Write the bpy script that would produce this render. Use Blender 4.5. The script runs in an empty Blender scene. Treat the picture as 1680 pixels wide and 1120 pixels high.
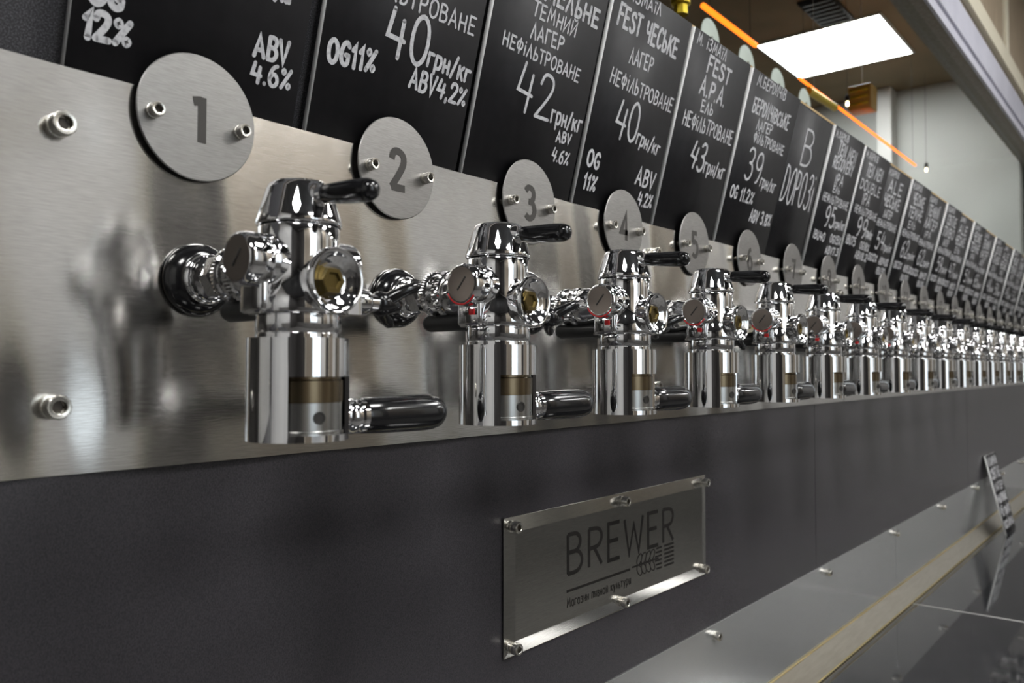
import bpy, bmesh, math, random
from mathutils import Matrix, Vector

# ------------------------------------------------------------------ camera, world, lights, exposure
scene = bpy.context.scene
COL = scene.collection
EYE_Z = 1.516
cam_data = bpy.data.cameras.new('camera')
cam_data.sensor_width = 36.0
cam_data.lens = 36.0 * 1350.0 / 1680.0
cam_data.clip_start = 0.02
cam_data.dof.use_dof = True
cam_data.dof.focus_distance = 0.86
cam_data.dof.aperture_fstop = 8.0
cam = bpy.data.objects.new('camera', cam_data)
COL.objects.link(cam)
cam.location = (0.0, -0.6, EYE_Z)
cam.rotation_euler = (math.radians(90) + math.atan(45 / 1350.0), 0, math.radians(-50.7))
scene.camera = cam

world = bpy.data.worlds.new('world')
scene.world = world
world.use_nodes = True
world.node_tree.nodes['Background'].inputs[0].default_value = (0.50, 0.48, 0.46, 1)
world.node_tree.nodes['Background'].inputs[1].default_value = 0.02

scene.view_settings.view_transform = 'Standard'
scene.view_settings.look = 'None'
scene.view_settings.gamma = 1.0
scene.view_settings.use_curve_mapping = False
scene.view_settings.exposure = 0.95
LAMP_POWER = 14.0          # emission of every ceiling LED panel

# ------------------------------------------------------------------ materials
def new_mat(name):
    m = bpy.data.materials.new(name)
    m.use_nodes = True
    nt = m.node_tree
    return m, nt, nt.nodes['Principled BSDF']

def plain(name, col, rough=0.5, metal=0.0, coat=0.0, spec=None):
    m, nt, b = new_mat(name)
    b.inputs['Base Color'].default_value = (*col, 1)
    b.inputs['Roughness'].default_value = rough
    b.inputs['Metallic'].default_value = metal
    b.inputs['Coat Weight'].default_value = coat
    if spec is not None:
        b.inputs['Specular IOR Level'].default_value = spec
    return m

def noise_node(nt, scale, vec_scale=(1, 1, 1), detail=2.0, coords='Object'):
    tc = nt.nodes.new('ShaderNodeTexCoord')
    mp = nt.nodes.new('ShaderNodeMapping')
    mp.inputs['Scale'].default_value = vec_scale
    nz = nt.nodes.new('ShaderNodeTexNoise')
    nz.inputs['Scale'].default_value = scale
    nz.inputs['Detail'].default_value = detail
    nt.links.new(tc.outputs[coords], mp.inputs[0])
    nt.links.new(mp.outputs[0], nz.inputs['Vector'])
    return nz

def grained(name, col_a, col_b, scale, vec_scale=(1, 1, 1), rough=0.5, metal=0.0, bump=0.0, bump_dist=0.001,
            detail=3.0, lo=0.35, hi=0.65, aniso=0.0, rough_b=None, coat=0.0):
    m, nt, b = new_mat(name)
    nz = noise_node(nt, scale, vec_scale, detail)
    rp = nt.nodes.new('ShaderNodeValToRGB')
    rp.color_ramp.elements[0].position = lo
    rp.color_ramp.elements[1].position = hi
    rp.color_ramp.elements[0].color = (*col_a, 1)
    rp.color_ramp.elements[1].color = (*col_b, 1)
    nt.links.new(nz.outputs[0], rp.inputs[0])
    nt.links.new(rp.outputs[0], b.inputs['Base Color'])
    b.inputs['Roughness'].default_value = rough
    b.inputs['Metallic'].default_value = metal
    b.inputs['Coat Weight'].default_value = coat
    if rough_b is not None:
        mr = nt.nodes.new('ShaderNodeMapRange')
        mr.inputs['To Min'].default_value = rough
        mr.inputs['To Max'].default_value = rough_b
        nt.links.new(nz.outputs[0], mr.inputs[0])
        nt.links.new(mr.outputs[0], b.inputs['Roughness'])
    if bump:
        bp = nt.nodes.new('ShaderNodeBump')
        bp.inputs['Strength'].default_value = bump
        bp.inputs['Distance'].default_value = bump_dist
        nt.links.new(nz.outputs[0], bp.inputs['Height'])
        nt.links.new(bp.outputs[0], b.inputs['Normal'])
    if aniso:
        tg = nt.nodes.new('ShaderNodeTangent')
        tg.direction_type = 'UV_MAP'
        nt.links.new(tg.outputs[0], b.inputs['Tangent'])
        b.inputs['Anisotropic'].default_value = aniso
    return m

def glow(name, col, strength):
    m, nt, b = new_mat(name)
    b.inputs['Base Color'].default_value = (*col, 1)
    b.inputs['Emission Color'].default_value = (*col, 1)
    b.inputs['Emission Strength'].default_value = strength
    return m

M = {}
M['chrome'] = plain('chrome', (0.86, 0.86, 0.87), 0.035, 1.0)
M['bolt_steel'] = plain('bolt_steel', (0.70, 0.68, 0.63), 0.26, 1.0)
M['socket'] = plain('socket', (0.09, 0.08, 0.07), 0.45, 1.0)
M['brass'] = plain('brass', (0.115, 0.083, 0.028), 0.45, 1.0)
M['dull_brass'] = plain('dull_brass', (0.21, 0.165, 0.105), 0.25, 1.0)
M['piston'] = plain('piston', (0.46, 0.46, 0.45), 0.25, 1.0)
M['black_plastic'] = plain('black_plastic', (0.008, 0.008, 0.009), 0.16, 0.0, 0.3)
M['black_rubber'] = plain('black_rubber', (0.012, 0.012, 0.012), 0.45)
M['red'] = plain('red', (0.75, 0.015, 0.02), 0.35)
M['knob_face'] = plain('knob_face', (0.25, 0.215, 0.19), 0.36, 1.0)
M['mark'] = plain('mark', (0.02, 0.018, 0.016), 0.5)
M['engraved'] = plain('engraved', (0.014, 0.012, 0.011), 0.7, 0.0, 0.0, 0.2)
M['numeral'] = plain('numeral', (0.055, 0.051, 0.047), 0.6, 0.0, 0.0, 0.3)
M['brushed_panel'] = grained('brushed_panel', (0.58, 0.57, 0.55), (0.70, 0.69, 0.67), 60, (1.2, 1, 22), 0.12, 1.0,
                             0.10, 0.0004, 4.0, aniso=0.8, rough_b=0.17)
M['brushed_panel'].node_tree.nodes['Principled BSDF'].inputs['Anisotropic Rotation'].default_value = 0.25
M['disc_steel'] = grained('disc_steel', (0.27, 0.262, 0.257), (0.33, 0.322, 0.315), 90, (1, 1, 14), 0.40, 1.0, 0.08, 0.0003, 3.0)
M['plate_steel'] = grained('plate_steel', (0.44, 0.43, 0.41), (0.52, 0.51, 0.48), 90, (1, 1, 14), 0.15, 1.0, 0.06, 0.0003, 3.0)
M['splash_steel'] = grained('splash_steel', (0.50, 0.51, 0.51), (0.56, 0.57, 0.57), 30, (1, 1, 10), 0.16, 1.0, 0.03, 0.0003, 3.0)
for _n, _m in (('splash_steel', 0.72), ('plate_steel', 0.96)):
    M[_n].node_tree.nodes['Principled BSDF'].inputs['Metallic'].default_value = _m
M['cove_steel'] = grained('cove_steel', (0.52, 0.49, 0.42), (0.58, 0.55, 0.48), 40, (0.4, 4, 4), 0.30, 1.0)
M['gold_edge'] = plain('gold_edge', (0.80, 0.66, 0.32), 0.3, 1.0)
M['laminate'] = grained('laminate', (0.034, 0.0315, 0.0355), (0.052, 0.048, 0.054), 1400, (1, 1, 0.5), 0.27, 0.0, 0.07, 0.0003, 2.0)
M['blackboard'] = grained('blackboard', (0.0085, 0.0078, 0.0095), (0.013, 0.012, 0.0145), 60, (1, 1, 1), 0.55)
M['blackboard'].node_tree.nodes['Principled BSDF'].inputs['Specular IOR Level'].default_value = 0.35
M['board_edge'] = plain('board_edge', (0.80, 0.80, 0.80), 0.6)
M['speckle'] = grained('speckle', (0.022, 0.022, 0.025), (0.13, 0.125, 0.14), 900, (1, 1, 1), 0.75, 0.0, 0.5, 0.001, 2.0, 0.45, 0.75)
M['chalk'] = grained('chalk', (0.40, 0.40, 0.43), (0.60, 0.60, 0.62), 260, (1, 1, 1), 0.8, 0.0, 0.0, 0.001, 3.0, 0.30, 0.55)
M['plywood'] = grained('plywood', (0.52, 0.36, 0.17), (0.62, 0.45, 0.24), 30, (1, 6, 6), 0.5)
M['counter'] = grained('counter', (0.030, 0.031, 0.034), (0.042, 0.043, 0.046), 18, (1, 1, 1), 0.055, 0.0, coat=0.6)
M['sealant'] = plain('sealant', (0.55, 0.54, 0.52), 0.5)
M['header_grey'] = grained('header_grey', (0.62, 0.62, 0.72), (0.70, 0.70, 0.80), 6, (1, 1, 1), 0.45)
M['dark_gap'] = plain('dark_gap', (0.02, 0.02, 0.02), 0.7)
M['cream'] = grained('cream', (0.60, 0.56, 0.46), (0.68, 0.64, 0.54), 12, (1, 1, 1), 0.5)
M['wood'] = grained('wood', (0.22, 0.185, 0.145), (0.30, 0.26, 0.21), 12, (6, 6, 0.6), 0.5, 0.0, 0.2, 0.001)
M['cladding'] = grained('cladding', (0.40, 0.31, 0.21), (0.52, 0.42, 0.30), 12, (6, 6, 0.6), 0.5, 0.0, 0.2, 0.001)
M['trim_cream'] = plain('trim_cream', (0.86, 0.80, 0.64), 0.5)
M['brown_ceiling'] = grained('brown_ceiling', (0.23, 0.175, 0.10), (0.29, 0.22, 0.13), 3, (1, 1, 1), 0.8)
M['white_wall'] = grained('white_wall', (0.44, 0.445, 0.43), (0.49, 0.495, 0.48), 2, (1, 1, 1), 0.5)
M['grey_wall'] = grained('grey_wall', (0.58, 0.575, 0.57), (0.66, 0.655, 0.645), 2, (1, 1, 1), 0.7)
M['dark_wall'] = grained('dark_wall', (0.03, 0.028, 0.028), (0.05, 0.046, 0.044), 3, (1, 1, 1), 0.6)
M['dado'] = grained('dado', (0.15, 0.145, 0.14), (0.20, 0.195, 0.19), 3, (1, 1, 1), 0.5)
M['front_ceiling'] = grained('front_ceiling', (0.07, 0.07, 0.075), (0.10, 0.10, 0.105), 3, (1, 1, 1), 0.8)
M['floor_tile'] = grained('floor_tile', (0.10, 0.097, 0.093), (0.155, 0.15, 0.145), 4, (1, 1, 1), 0.35)
M['tag_white'] = plain('tag_white', (0.72, 0.74, 0.70), 0.5)
M['brass_yellow'] = plain('brass_yellow', (0.85, 0.58, 0.05), 0.35, 0.6)
M['lamp_diffuser'] = glow('lamp_diffuser', (1.0, 0.995, 0.975), LAMP_POWER)
M['lamp_frame'] = plain('lamp_frame', (0.6, 0.6, 0.58), 0.5)
M['orange_glow'] = glow('orange_glow', (1.0, 0.17, 0.01), 1.5)
M['fill_glow'] = glow('fill_glow', (0.84, 0.93, 1.0), 0.8)
M['warm_bulb'] = glow('warm_bulb', (1.0, 0.78, 0.42), 7.0)
M['vent_black'] = plain('vent_black', (0.012, 0.012, 0.012), 0.6)
M['amber'] = plain('amber', (0.50, 0.30, 0.05), 0.4)

def glass_mat():
    m = bpy.data.materials.new('pane_glass')
    m.use_nodes = True
    nt = m.node_tree
    nt.nodes.clear()
    out = nt.nodes.new('ShaderNodeOutputMaterial')
    mix = nt.nodes.new('ShaderNodeMixShader')
    tr = nt.nodes.new('ShaderNodeBsdfTransparent')
    tr.inputs[0].default_value = (0.93, 0.95, 0.94, 1)
    gl = nt.nodes.new('ShaderNodeBsdfGlossy')
    gl.inputs['Roughness'].default_value = 0.02
    fr = nt.nodes.new('ShaderNodeFresnel')
    ge = nt.nodes.new('ShaderNodeNewGeometry')      # same reflection from both faces of the thin pane
    mr = nt.nodes.new('ShaderNodeMapRange')
    mr.inputs['To Min'].default_value = 1.035
    mr.inputs['To Max'].default_value = 1 / 1.035
    nt.links.new(ge.outputs['Backfacing'], mr.inputs[0])
    nt.links.new(mr.outputs[0], fr.inputs['IOR'])
    nt.links.new(fr.outputs[0], mix.inputs[0])
    nt.links.new(tr.outputs[0], mix.inputs[1])
    nt.links.new(gl.outputs[0], mix.inputs[2])
    nt.links.new(mix.outputs[0], out.inputs[0])
    return m
M['glass'] = glass_mat()

ONES = 'zero one two three four five six seven eight nine ten eleven twelve thirteen fourteen fifteen sixteen seventeen eighteen nineteen'.split()
TENS = '- - twenty thirty forty fifty sixty seventy eighty ninety'.split()
def words(n):
    return ONES[n] if n < 20 else TENS[n // 10] + ('-' + ONES[n % 10] if n % 10 else '')

# ------------------------------------------------------------------ mesh helpers
def link_mesh(name, bm, mats, parent=None, angle=35, doubles=False):
    if doubles:
        bmesh.ops.remove_doubles(bm, verts=bm.verts, dist=1e-6)
    bmesh.ops.recalc_face_normals(bm, faces=bm.faces)
    me = bpy.data.meshes.new(name)
    for f in bm.faces:
        f.smooth = True
    bm.to_mesh(me)
    bm.free()
    if angle:
        me.set_sharp_from_angle(angle=math.radians(angle))
    if not isinstance(mats, (list, tuple)):
        mats = [mats]
    for mm in mats:
        me.materials.append(M[mm])
    o = bpy.data.objects.new(name, me)
    COL.objects.link(o)
    if parent is not None:
        o.parent = parent
    return o

def empty(name, loc=(0, 0, 0)):
    o = bpy.data.objects.new(name, None)
    o.empty_display_size = 0.02
    COL.objects.link(o)
    o.location = loc
    return o

def tag(o, label, cat=None, group=None, kind=None):
    o['label'] = label
    if cat:
        o['category'] = cat
    if group:
        o['group'] = group
    if kind:
        o['kind'] = kind
    return o

def dup(root, loc=None, parent=None):
    c = root.copy()
    COL.objects.link(c)
    if parent is not None:
        c.parent = parent
    if loc is not None:
        c.location = loc
    for ch in root.children:
        dup(ch, None, c)
    return c

def axis_matrix(origin, direction):
    d = Vector(direction).normalized()
    q = Vector((0, 0, 1)).rotation_difference(d)
    return Matrix.Translation(Vector(origin)) @ q.to_matrix().to_4x4()

def lathe(bm, profile, mat=Matrix.Identity(4), seg=40, teeth=None):
    """profile: list of (r, h); closed at ends when r == 0.  teeth: dict of profile index -> tooth depth."""
    rings = []
    for i, (r, h) in enumerate(profile):
        if r <= 1e-7:
            rings.append([bm.verts.new(mat @ Vector((0, 0, h)))])
        else:
            ring = []
            for k in range(seg):
                a = 2 * math.pi * k / seg
                rr = r - (teeth[i] if teeth and i in teeth and k % 2 else 0)
                ring.append(bm.verts.new(mat @ Vector((rr * math.cos(a), rr * math.sin(a), h))))
            rings.append(ring)
    for a, b in zip(rings[:-1], rings[1:]):
        n = max(len(a), len(b))
        if n == 1:
            continue
        for k in range(n):
            k2 = (k + 1) % n
            if len(a) == 1:
                bm.faces.new((a[0], b[k2], b[k]))
            elif len(b) == 1:
                bm.faces.new((a[k], a[k2], b[0]))
            else:
                bm.faces.new((a[k], a[k2], b[k2], b[k]))

def box(bm, x0, x1, y0, y1, z0, z1, bevel=0.0, mat=None):
    vs = [bm.verts.new((x, y, z)) for x in (x0, x1) for y in (y0, y1) for z in (z0, z1)]
    idx = [(0, 1, 3, 2), (4, 6, 7, 5), (0, 4, 5, 1), (2, 3, 7, 6), (0, 2, 6, 4), (1, 5, 7, 3)]
    fs = [bm.faces.new([vs[i] for i in f]) for f in idx]
    if bevel:
        es = list({e for f in fs for e in f.edges})
        r = bmesh.ops.bevel(bm, geom=es, offset=bevel, segments=2, profile=0.5, affect='EDGES')
        if mat is not None:
            vv = list({v for f in r['faces'] for v in f.verts} | {v for v in vs if v.is_valid})
            bmesh.ops.transform(bm, matrix=mat, verts=vv)
    elif mat is not None:
        bmesh.ops.transform(bm, matrix=mat, verts=vs)

def box_obj(name, dims, mat, parent=None, bevel=0.0):
    bm = bmesh.new()
    box(bm, *dims, bevel=bevel)
    return link_mesh(name, bm, mat, parent, 20)

def tube(bm, pts, radii, seg=14, cap=True):
    rings = []
    for i, p in enumerate(pts):
        p = Vector(p)
        a = Vector(pts[max(0, i - 1)])
        b = Vector(pts[min(len(pts) - 1, i + 1)])
        mt = axis_matrix(p, b - a)
        r = radii[i]
        rings.append([bm.verts.new(mt @ Vector((r * math.cos(2 * math.pi * k / seg), r * math.sin(2 * math.pi * k / seg), 0)))
                      for k in range(seg)])
    for a, b in zip(rings[:-1], rings[1:]):
        for k in range(seg):
            k2 = (k + 1) % seg
            bm.faces.new((a[k], a[k2], b[k2], b[k]))
    if cap:
        bm.faces.new(rings[0][::-1])
        bm.faces.new(rings[-1])

def structure(o):
    o['kind'] = 'structure'
    return o

# ------------------------------------------------------------------ stroke lettering
G = {
 '0': (6, "~3,10 1,8.5 .3,5 1,1.5 3,0 5,1.5 5.7,5 5,8.5 3,10"), '1': (3.2, ".5,7.6 2.2,10 2.2,0"),
 '2': (6, "~.5,7.6 1.3,9.6 3.2,10 5,9 5.2,7 3.8,4.4 .5,.1;.5,.1 5.7,.1"),
 '3': (6, "~.5,8.8 2,10 4.3,9.6 5,7.7 3.9,5.8 2.2,5.4;~2.2,5.4 4.4,5 5.5,2.9 4.4,.7 2.2,0 .4,1"),
 '4': (6, "2,10 .4,4.2 5.8,3.7;5.2,8 4.2,0"), '5': (6, "5,10 1.2,10 .9,5.6;~.9,5.6 3,6.4 5.2,5 5.4,2.4 4,.3 2,0 .4,1"),
 '6': (6, "~4.8,9.8 2.4,8.5 .8,5.5 .5,2.6 1.6,.3 3.6,0 5.3,1.4 5.3,3.8 3.8,5.6 1.8,5 .7,3.2"), '7': (5.6, ".4,10 5.4,10 2,0"),
 '8': (6, "~3,10 1,9 .9,7 3,5.3 5.2,3.4 5.2,1.2 3,0 .8,1.2 .8,3.4 3,5.3 5,7 5,9 3,10"),
 '9': (6, "~5.3,6.8 4.2,5 2.2,4.6 .7,6 .7,8.4 2.2,10 4.2,9.8 5.4,7.6 5.2,4 3.6,.6 2.4,0"),
 '%': (7, "6.2,9.6 .8,.2;~1.5,9.4 .8,8.5 1.5,7.6 2.2,8.5 1.5,9.4;~5.4,2.4 4.7,1.5 5.4,.6 6.1,1.5 5.4,2.4"),
 '/': (4, "3.6,11 .4,-1"), '.': (1.8, ".9,.3 .9,0"), ',': (1.8, "1,.6 .6,-1.2"), ' ': (3, ""),
 'A': (6, ".2,0 3,10 5.8,0;1.2,3.2 4.8,3.2"), 'B': (5.8, ".6,0 .6,10;~.6,10 3.6,9.8 4.8,7.8 3.6,5.6 .6,5.4;~.6,5.4 4,5.2 5.4,2.8 4,.3 .6,0"),
 'Б': (5.8, "5,10 .6,10 .6,0;~.6,5.6 4,5.4 5.4,2.8 4,.3 .6,0"), 'C': (5.6, "~5.2,8.4 3.6,10 1.6,9 .5,5.6 1,1.8 3,0 5.2,1.4"),
 'G': (5.8, "~5.2,8.4 3.6,10 1.6,9 .5,5.6 1,1.8 3,0 5,1 5.2,4.4;5.2,4.4 3.4,4.4"), 'Г': (5, ".6,0 .6,10 4.8,10"),
 'D': (6, ".6,0 .6,10;~.6,10 3.6,9.4 5.6,6.5 5.6,3.5 3.6,.5 .6,0"), 'E': (5.4, "5,10 .7,10 .7,0 5,0;.7,5.2 4.4,5.2"),
 'F': (5.2, ".7,0 .7,10 5,10;.7,5.4 4.2,5.4"), 'И': (5.8, ".6,10 .6,0 5.2,10 5.2,0"),
 'Й': (5.8, ".6,10 .6,0 5.2,10 5.2,0;~1.6,12 3,11.4 4.4,12"), 'І': (2.2, "1.1,0 1.1,6.9;1.1,9.6 1.1,10"),
 'Ї': (3, "1.5,0 1.5,6.8;.5,9.6 .5,10;2.5,9.6 2.5,10"), 'I': (2.2, "1.1,0 1.1,10"), 'K': (5.4, ".6,0 .6,10;5,10 .6,4.6;2,6 5.2,0"),
 'Л': (5.4, ".2,0 2.8,10 5,0"), 'L': (5, ".7,10 .7,0 4.8,0"), 'M': (7.4, ".4,0 1.4,10 3.7,3 6,10 7,0"), 'N': (5.8, ".6,0 .6,10 5.2,0 5.2,10"),
 'H': (5.8, ".6,0 .6,10;5.2,0 5.2,10;.6,5 5.2,5"), 'O': (6.2, "~3.1,10 1,8.5 .3,5 1,1.5 3.1,0 5.2,1.5 5.9,5 5.2,8.5 3.1,10"),
 'П': (5.6, ".6,0 .6,10 5,10 5,0"), 'P': (5.4, ".6,0 .6,10;~.6,10 4,9.6 5.2,7.6 4,5.2 .6,4.8"),
 'R': (5.6, ".6,0 .6,10;~.6,10 4,9.6 5.2,7.6 4,5.2 .6,4.8;2.4,4.9 5.2,0"), 'S': (5.4, "~5,8.6 3.4,10 1.3,9.4 .9,7.4 2.6,5.6 4.6,4.2 5,2 3.6,.2 1.6,.1 .4,1.4"),
 'T': (5.4, "0,10 5.4,10;2.7,10 2.7,0"), 'U': (5.8, "~.6,10 .6,3 1.6,.4 3,0 4.4,.4 5.2,3 5.2,10"), 'V': (5.6, ".2,10 2.6,0 5.4,10"),
 'W': (8, ".2,10 2,0 4,8 6,0 7.8,10"), 'Y': (5.6, ".2,10 2.8,5 5.4,10;2.8,5 2.8,0"), 'X': (5.6, ".3,0 5.3,10;.3,10 5.3,0"),
 'Ф': (6.4, "3.2,-.5 3.2,10.5;~3.2,8.4 1,7.6 .5,5.4 1.2,3.2 3.2,2.6 5.2,3.2 5.9,5.4 5.4,7.6 3.2,8.4"),
 'Ч': (5.6, ".6,10 .8,6;~.8,6 2,4.6 5,5.4;5,10 5,0"), 'Ь': (5.2, ".8,10 .8,0;~.8,5.2 3.6,5 4.8,2.6 3.6,.3 .8,0"),
 'Ы': (6.6, ".8,10 .8,0;~.8,5.2 3.2,5 4.2,2.6 3.2,.3 .8,0;5.8,10 5.8,0"), 'У': (5.4, ".4,10 2.8,4.4;5.2,10 2,0"),
 'р': (5, ".6,-3 .6,7;~.6,7 3.6,6.8 4.6,4 3.6,.6 .6,.4"), 'а': (5, "~4.4,5.5 3,7 1,6 .4,3.5 1,1 3,0 4.4,1.5;4.4,7 4.4,0"),
 'о': (5, "~2.5,7 .9,6 .4,3.5 .9,1 2.5,0 4.1,1 4.6,3.5 4.1,6 2.5,7"), 'у': (4.8, ".4,7 2.4,0;4.4,7 1.6,-3"),
}
for a, b in zip('АВСЕКМНОРТХЗД', 'ABCEKMHOPTX3D'):
    G[a] = G[b]
for ch in 'гзинпвйкльты':
    w, s = G[ch.upper()]
    G[ch] = (w * 0.78, (0.78, 0.7, s))
PRINT = {'4': (6, "4.3,0 4.3,10 .4,3 5.8,3"), '1': (4, "2.8,10 2.8,0;.4,8.7 2.8,9.2")}

def glyph_strokes(ch, printed=False):
    w, s = (PRINT[ch] if printed and ch in PRINT else G[ch])
    sx = sy = 1.0
    if isinstance(s, tuple):
        sx, sy, s = s
    out = []
    for st in s.split(';'):
        if not st:
            continue
        curve = st[0] == '~'
        pts = [tuple(float(v) for v in p.split(',')) for p in st.lstrip('~').split()]
        pts = [Vector((x * sx / 10, y * sy / 10)) for x, y in pts]
        if curve:
            closed = (pts[0] - pts[-1]).length < 1e-6
            n = len(pts)
            res = []
            for i in range(n - 1):
                p1, p2 = pts[i], pts[i + 1]
                p0 = pts[i - 1] if i > 0 else (pts[-2] if closed else p1)
                p3 = pts[i + 2] if i + 2 < n else (pts[1] if closed else p2)
                for k in range(3 if n > 6 else 4):
                    t = k / (3 if n > 6 else 4)
                    res.append(0.5 * ((2 * p1) + (p2 - p0) * t + (2 * p0 - 5 * p1 + 4 * p2 - p3) * t * t
                                      + (3 * p1 - p0 - 3 * p2 + p3) * t ** 3))
            res.append(pts[-1])
            pts = res
        out.append(pts)
    return w / 10, out

_layer = [0]
def ribbon(bm, pts, width, put, round_caps=True):
    """flat mitred ribbon along pts; put maps 2D -> 3D."""
    hw = width / 2
    n = len(pts)
    _layer[0] = (_layer[0] + 1) % 9          # strokes that cross lie a hair apart, as marker strokes do
    lift = Vector((0, -8e-6 * _layer[0], 0))
    put_ = put
    put = lambda p: put_(p) + lift
    closed = n > 3 and (pts[0] - pts[-1]).length < 1e-7
    left, right = [], []
    for i, p in enumerate(pts):
        a = pts[i - 1] if i > 0 else (pts[-2] if closed else None)
        b = pts[i + 1] if i + 1 < n else (pts[1] if closed else None)
        d1 = (p - a).normalized() if a is not None else None
        d2 = (b - p).normalized() if b is not None else None
        if d1 is None:
            d1 = d2
        if d2 is None:
            d2 = d1
        t = d1 + d2
        if t.length < 1e-4:
            t = d1
        t.normalize()
        nrm = Vector((-t.y, t.x))
        c = max(0.45, abs(nrm.dot(Vector((-d1.y, d1.x)))))
        left.append(bm.verts.new(put(p + nrm * hw / c)))
        right.append(bm.verts.new(put(p - nrm * hw / c)))
    for i in range(n - 1):
        bm.faces.new((left[i], right[i], right[i + 1], left[i + 1]))
    if round_caps and not closed:
        for p in (pts[0], pts[-1]):
            ring = [bm.verts.new(put(p + Vector((math.cos(k * math.pi / 4), math.sin(k * math.pi / 4))) * hw)) for k in range(8)]
            bm.faces.new(ring)

def write(bm, text, x0, y0, x1, y1, h, stroke, put, rnd=None, printed=False, gap=0.16):
    """fit text between baseline points (x0,y0) and (x1,y1) at cap height h."""
    total = 0
    items = []
    for ch in text:
        w, st = glyph_strokes(ch, printed)
        items.append((total, st))
        total += w + gap
    total -= gap
    length = math.hypot(x1 - x0, y1 - y0)
    ux = Vector(((x1 - x0) / length, (y1 - y0) / length))
    uy = Vector((-ux.y, ux.x))
    sx = length / total
    for off, st in items:
        jy = rnd.uniform(-0.03, 0.03) * h if rnd else 0
        js = rnd.uniform(0.95, 1.06) if rnd else 1
        sl = rnd.uniform(-0.03, 0.08) if rnd else 0
        for pts in st:
            q = []
            for p in pts:
                v = Vector((x0, y0)) + ux * ((off + p.x + sl * p.y * (h / sx)) * sx) + uy * (p.y * h * js + jy)
                if not q or (q[-1] - v).length > 1e-6:
                    q.append(v)
            if len(q) > 1:
                ribbon(bm, q, stroke, put, round_caps=not printed)

# ------------------------------------------------------------------ ROOM SHELL (customer side and cold room behind the glass)
X0, X1 = -2.2, 8.5
YF = -3.2
structure(box_obj('floor', (X0, X1, YF, 2.8, -0.06, 0.0), 'floor_tile'))
structure(box_obj('ceiling', (X0, X1, YF, -0.06, 3.42, 3.48), 'front_ceiling'))
wl = structure(box_obj('wall_left', (X0 - 0.1, X0, YF, 2.8, 0.0, 3.48), 'grey_wall'))
box_obj('panel', (X0, X0 + 0.03, YF + 0.03, -1.7, 0.02, 3.38), 'dark_wall', wl)  # unseen dark panel added to put a dark band into the chrome reflections
box_obj('dado', (X0, X0 + 0.02, -1.69, -0.52, 0.02, 1.05), 'dado', wl)
structure(box_obj('wall_right', (X1, X1 + 0.1, YF, 2.8, 0.0, 3.48), 'grey_wall'))
wf = structure(box_obj('wall_front', (X0, X1, YF - 0.1, YF, 0.0, 3.48), 'grey_wall'))
# the wall across the shop, laid out for reflections in the steel and chrome: dark dado, dark panels, timber, battens and an added glowing window
box_obj('dado', (X0, X1, YF, YF + 0.03, 0.02, 1.05), 'dado', wf)
for a, b, mm in [(-2.16, -0.85, 'dark_wall'), (-0.75, 0.0, 'wood'), (1.85, 2.35, 'dark_wall'), (2.45, 3.35, 'wood'), (4.6, 5.3, 'dark_wall'), (5.5, 7.4, 'wood')]:
    box_obj('panel', (a, b, YF, YF + 0.04, 1.06, 3.3), mm, wf)
for x in (-0.83, 0.04, 1.74, 2.37, 3.40, 4.5, 5.36, 7.5):
    box_obj('batten', (x, x + 0.06, YF, YF + 0.06, 1.06, 3.3), 'cream', wf)
w2 = structure(empty('fill_window', (0.55, YF + 0.02, 1.25)))  # unseen glowing window added for bluish chrome reflections and as fill light
for k in range(2):
    bm = bmesh.new(); box(bm, -0.48 + 0.51 * k, 0.0 + 0.51 * k, -0.012, 0.012, 0.0, 1.55)
    link_mesh('pane', bm, 'fill_glow', w2, 0)
bm = bmesh.new()
for k in range(3):
    box(bm, -0.51 + 0.51 * k, -0.48 + 0.51 * k, -0.018, 0.03, -0.03, 1.58)
link_mesh('mullion', bm, 'lamp_frame', w2, 0)
# cold room behind the glass
structure(box_obj('ceiling_cold_room', (X0, 5.2, 0.08, 2.8, 3.166, 3.23), 'brown_ceiling'))
structure(box_obj('wall_back', (X0, 5.3, 2.7, 2.8, 0.0, 3.23), 'white_wall'))
structure(box_obj('wall_end', (5.2, 5.3, 0.08, 2.7, 0.0, 3.23), 'white_wall'))
# solid wall behind the tap panels
structure(box_obj('wall_tap_side', (X0, 8.4, 0.045, 0.08, 0.0, 1.98), 'dark_wall'))

# header over the glass: grey beam, cream moulding, timber cladding
hd = structure(box_obj('wall_header', (X0, X1, 0.0, 0.08, 2.645, 3.48), 'wood'))
box_obj('beam_lip', (X0, X1, -0.012, -0.0002, 2.645, 2.680), 'header_grey', hd, 0.002)
box_obj('beam_face', (X0, X1, -0.020, -0.0002, 2.685, 2.795), 'header_grey', hd, 0.003)
box_obj('moulding_shadow_gap', (X0, X1, -0.010, -0.0002, 2.7952, 2.826), 'wood', hd)
box_obj('moulding', (X0, X1, -0.030, -0.0002, 2.8262, 2.905), 'trim_cream', hd, 0.004)
xs = X0
while xs < X1 - 0.3:
    box_obj('cladding_panel', (xs + 0.004, xs + 0.716, -0.012, -0.0002, 2.9052, 3.478), 'cladding', hd, 0.002)
    box_obj('batten', (xs + 0.722, xs + 0.792, -0.024, -0.0002, 2.9052, 3.478), 'trim_cream', hd, 0.003)
    xs += 0.8
win = structure(empty('window_1', (1.5, 0.03, 2.0)))
bm = bmesh.new(); box(bm, -3.6, 3.7, -0.003, 0.003, 0.0, 0.635)
link_mesh('pane', bm, 'glass', win)
bm = bmesh.new(); box(bm, -3.6, 6.9, -0.014, 0.02, -0.05, 0.0)
link_mesh('window_frame', bm, 'vent_black', win)

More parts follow.
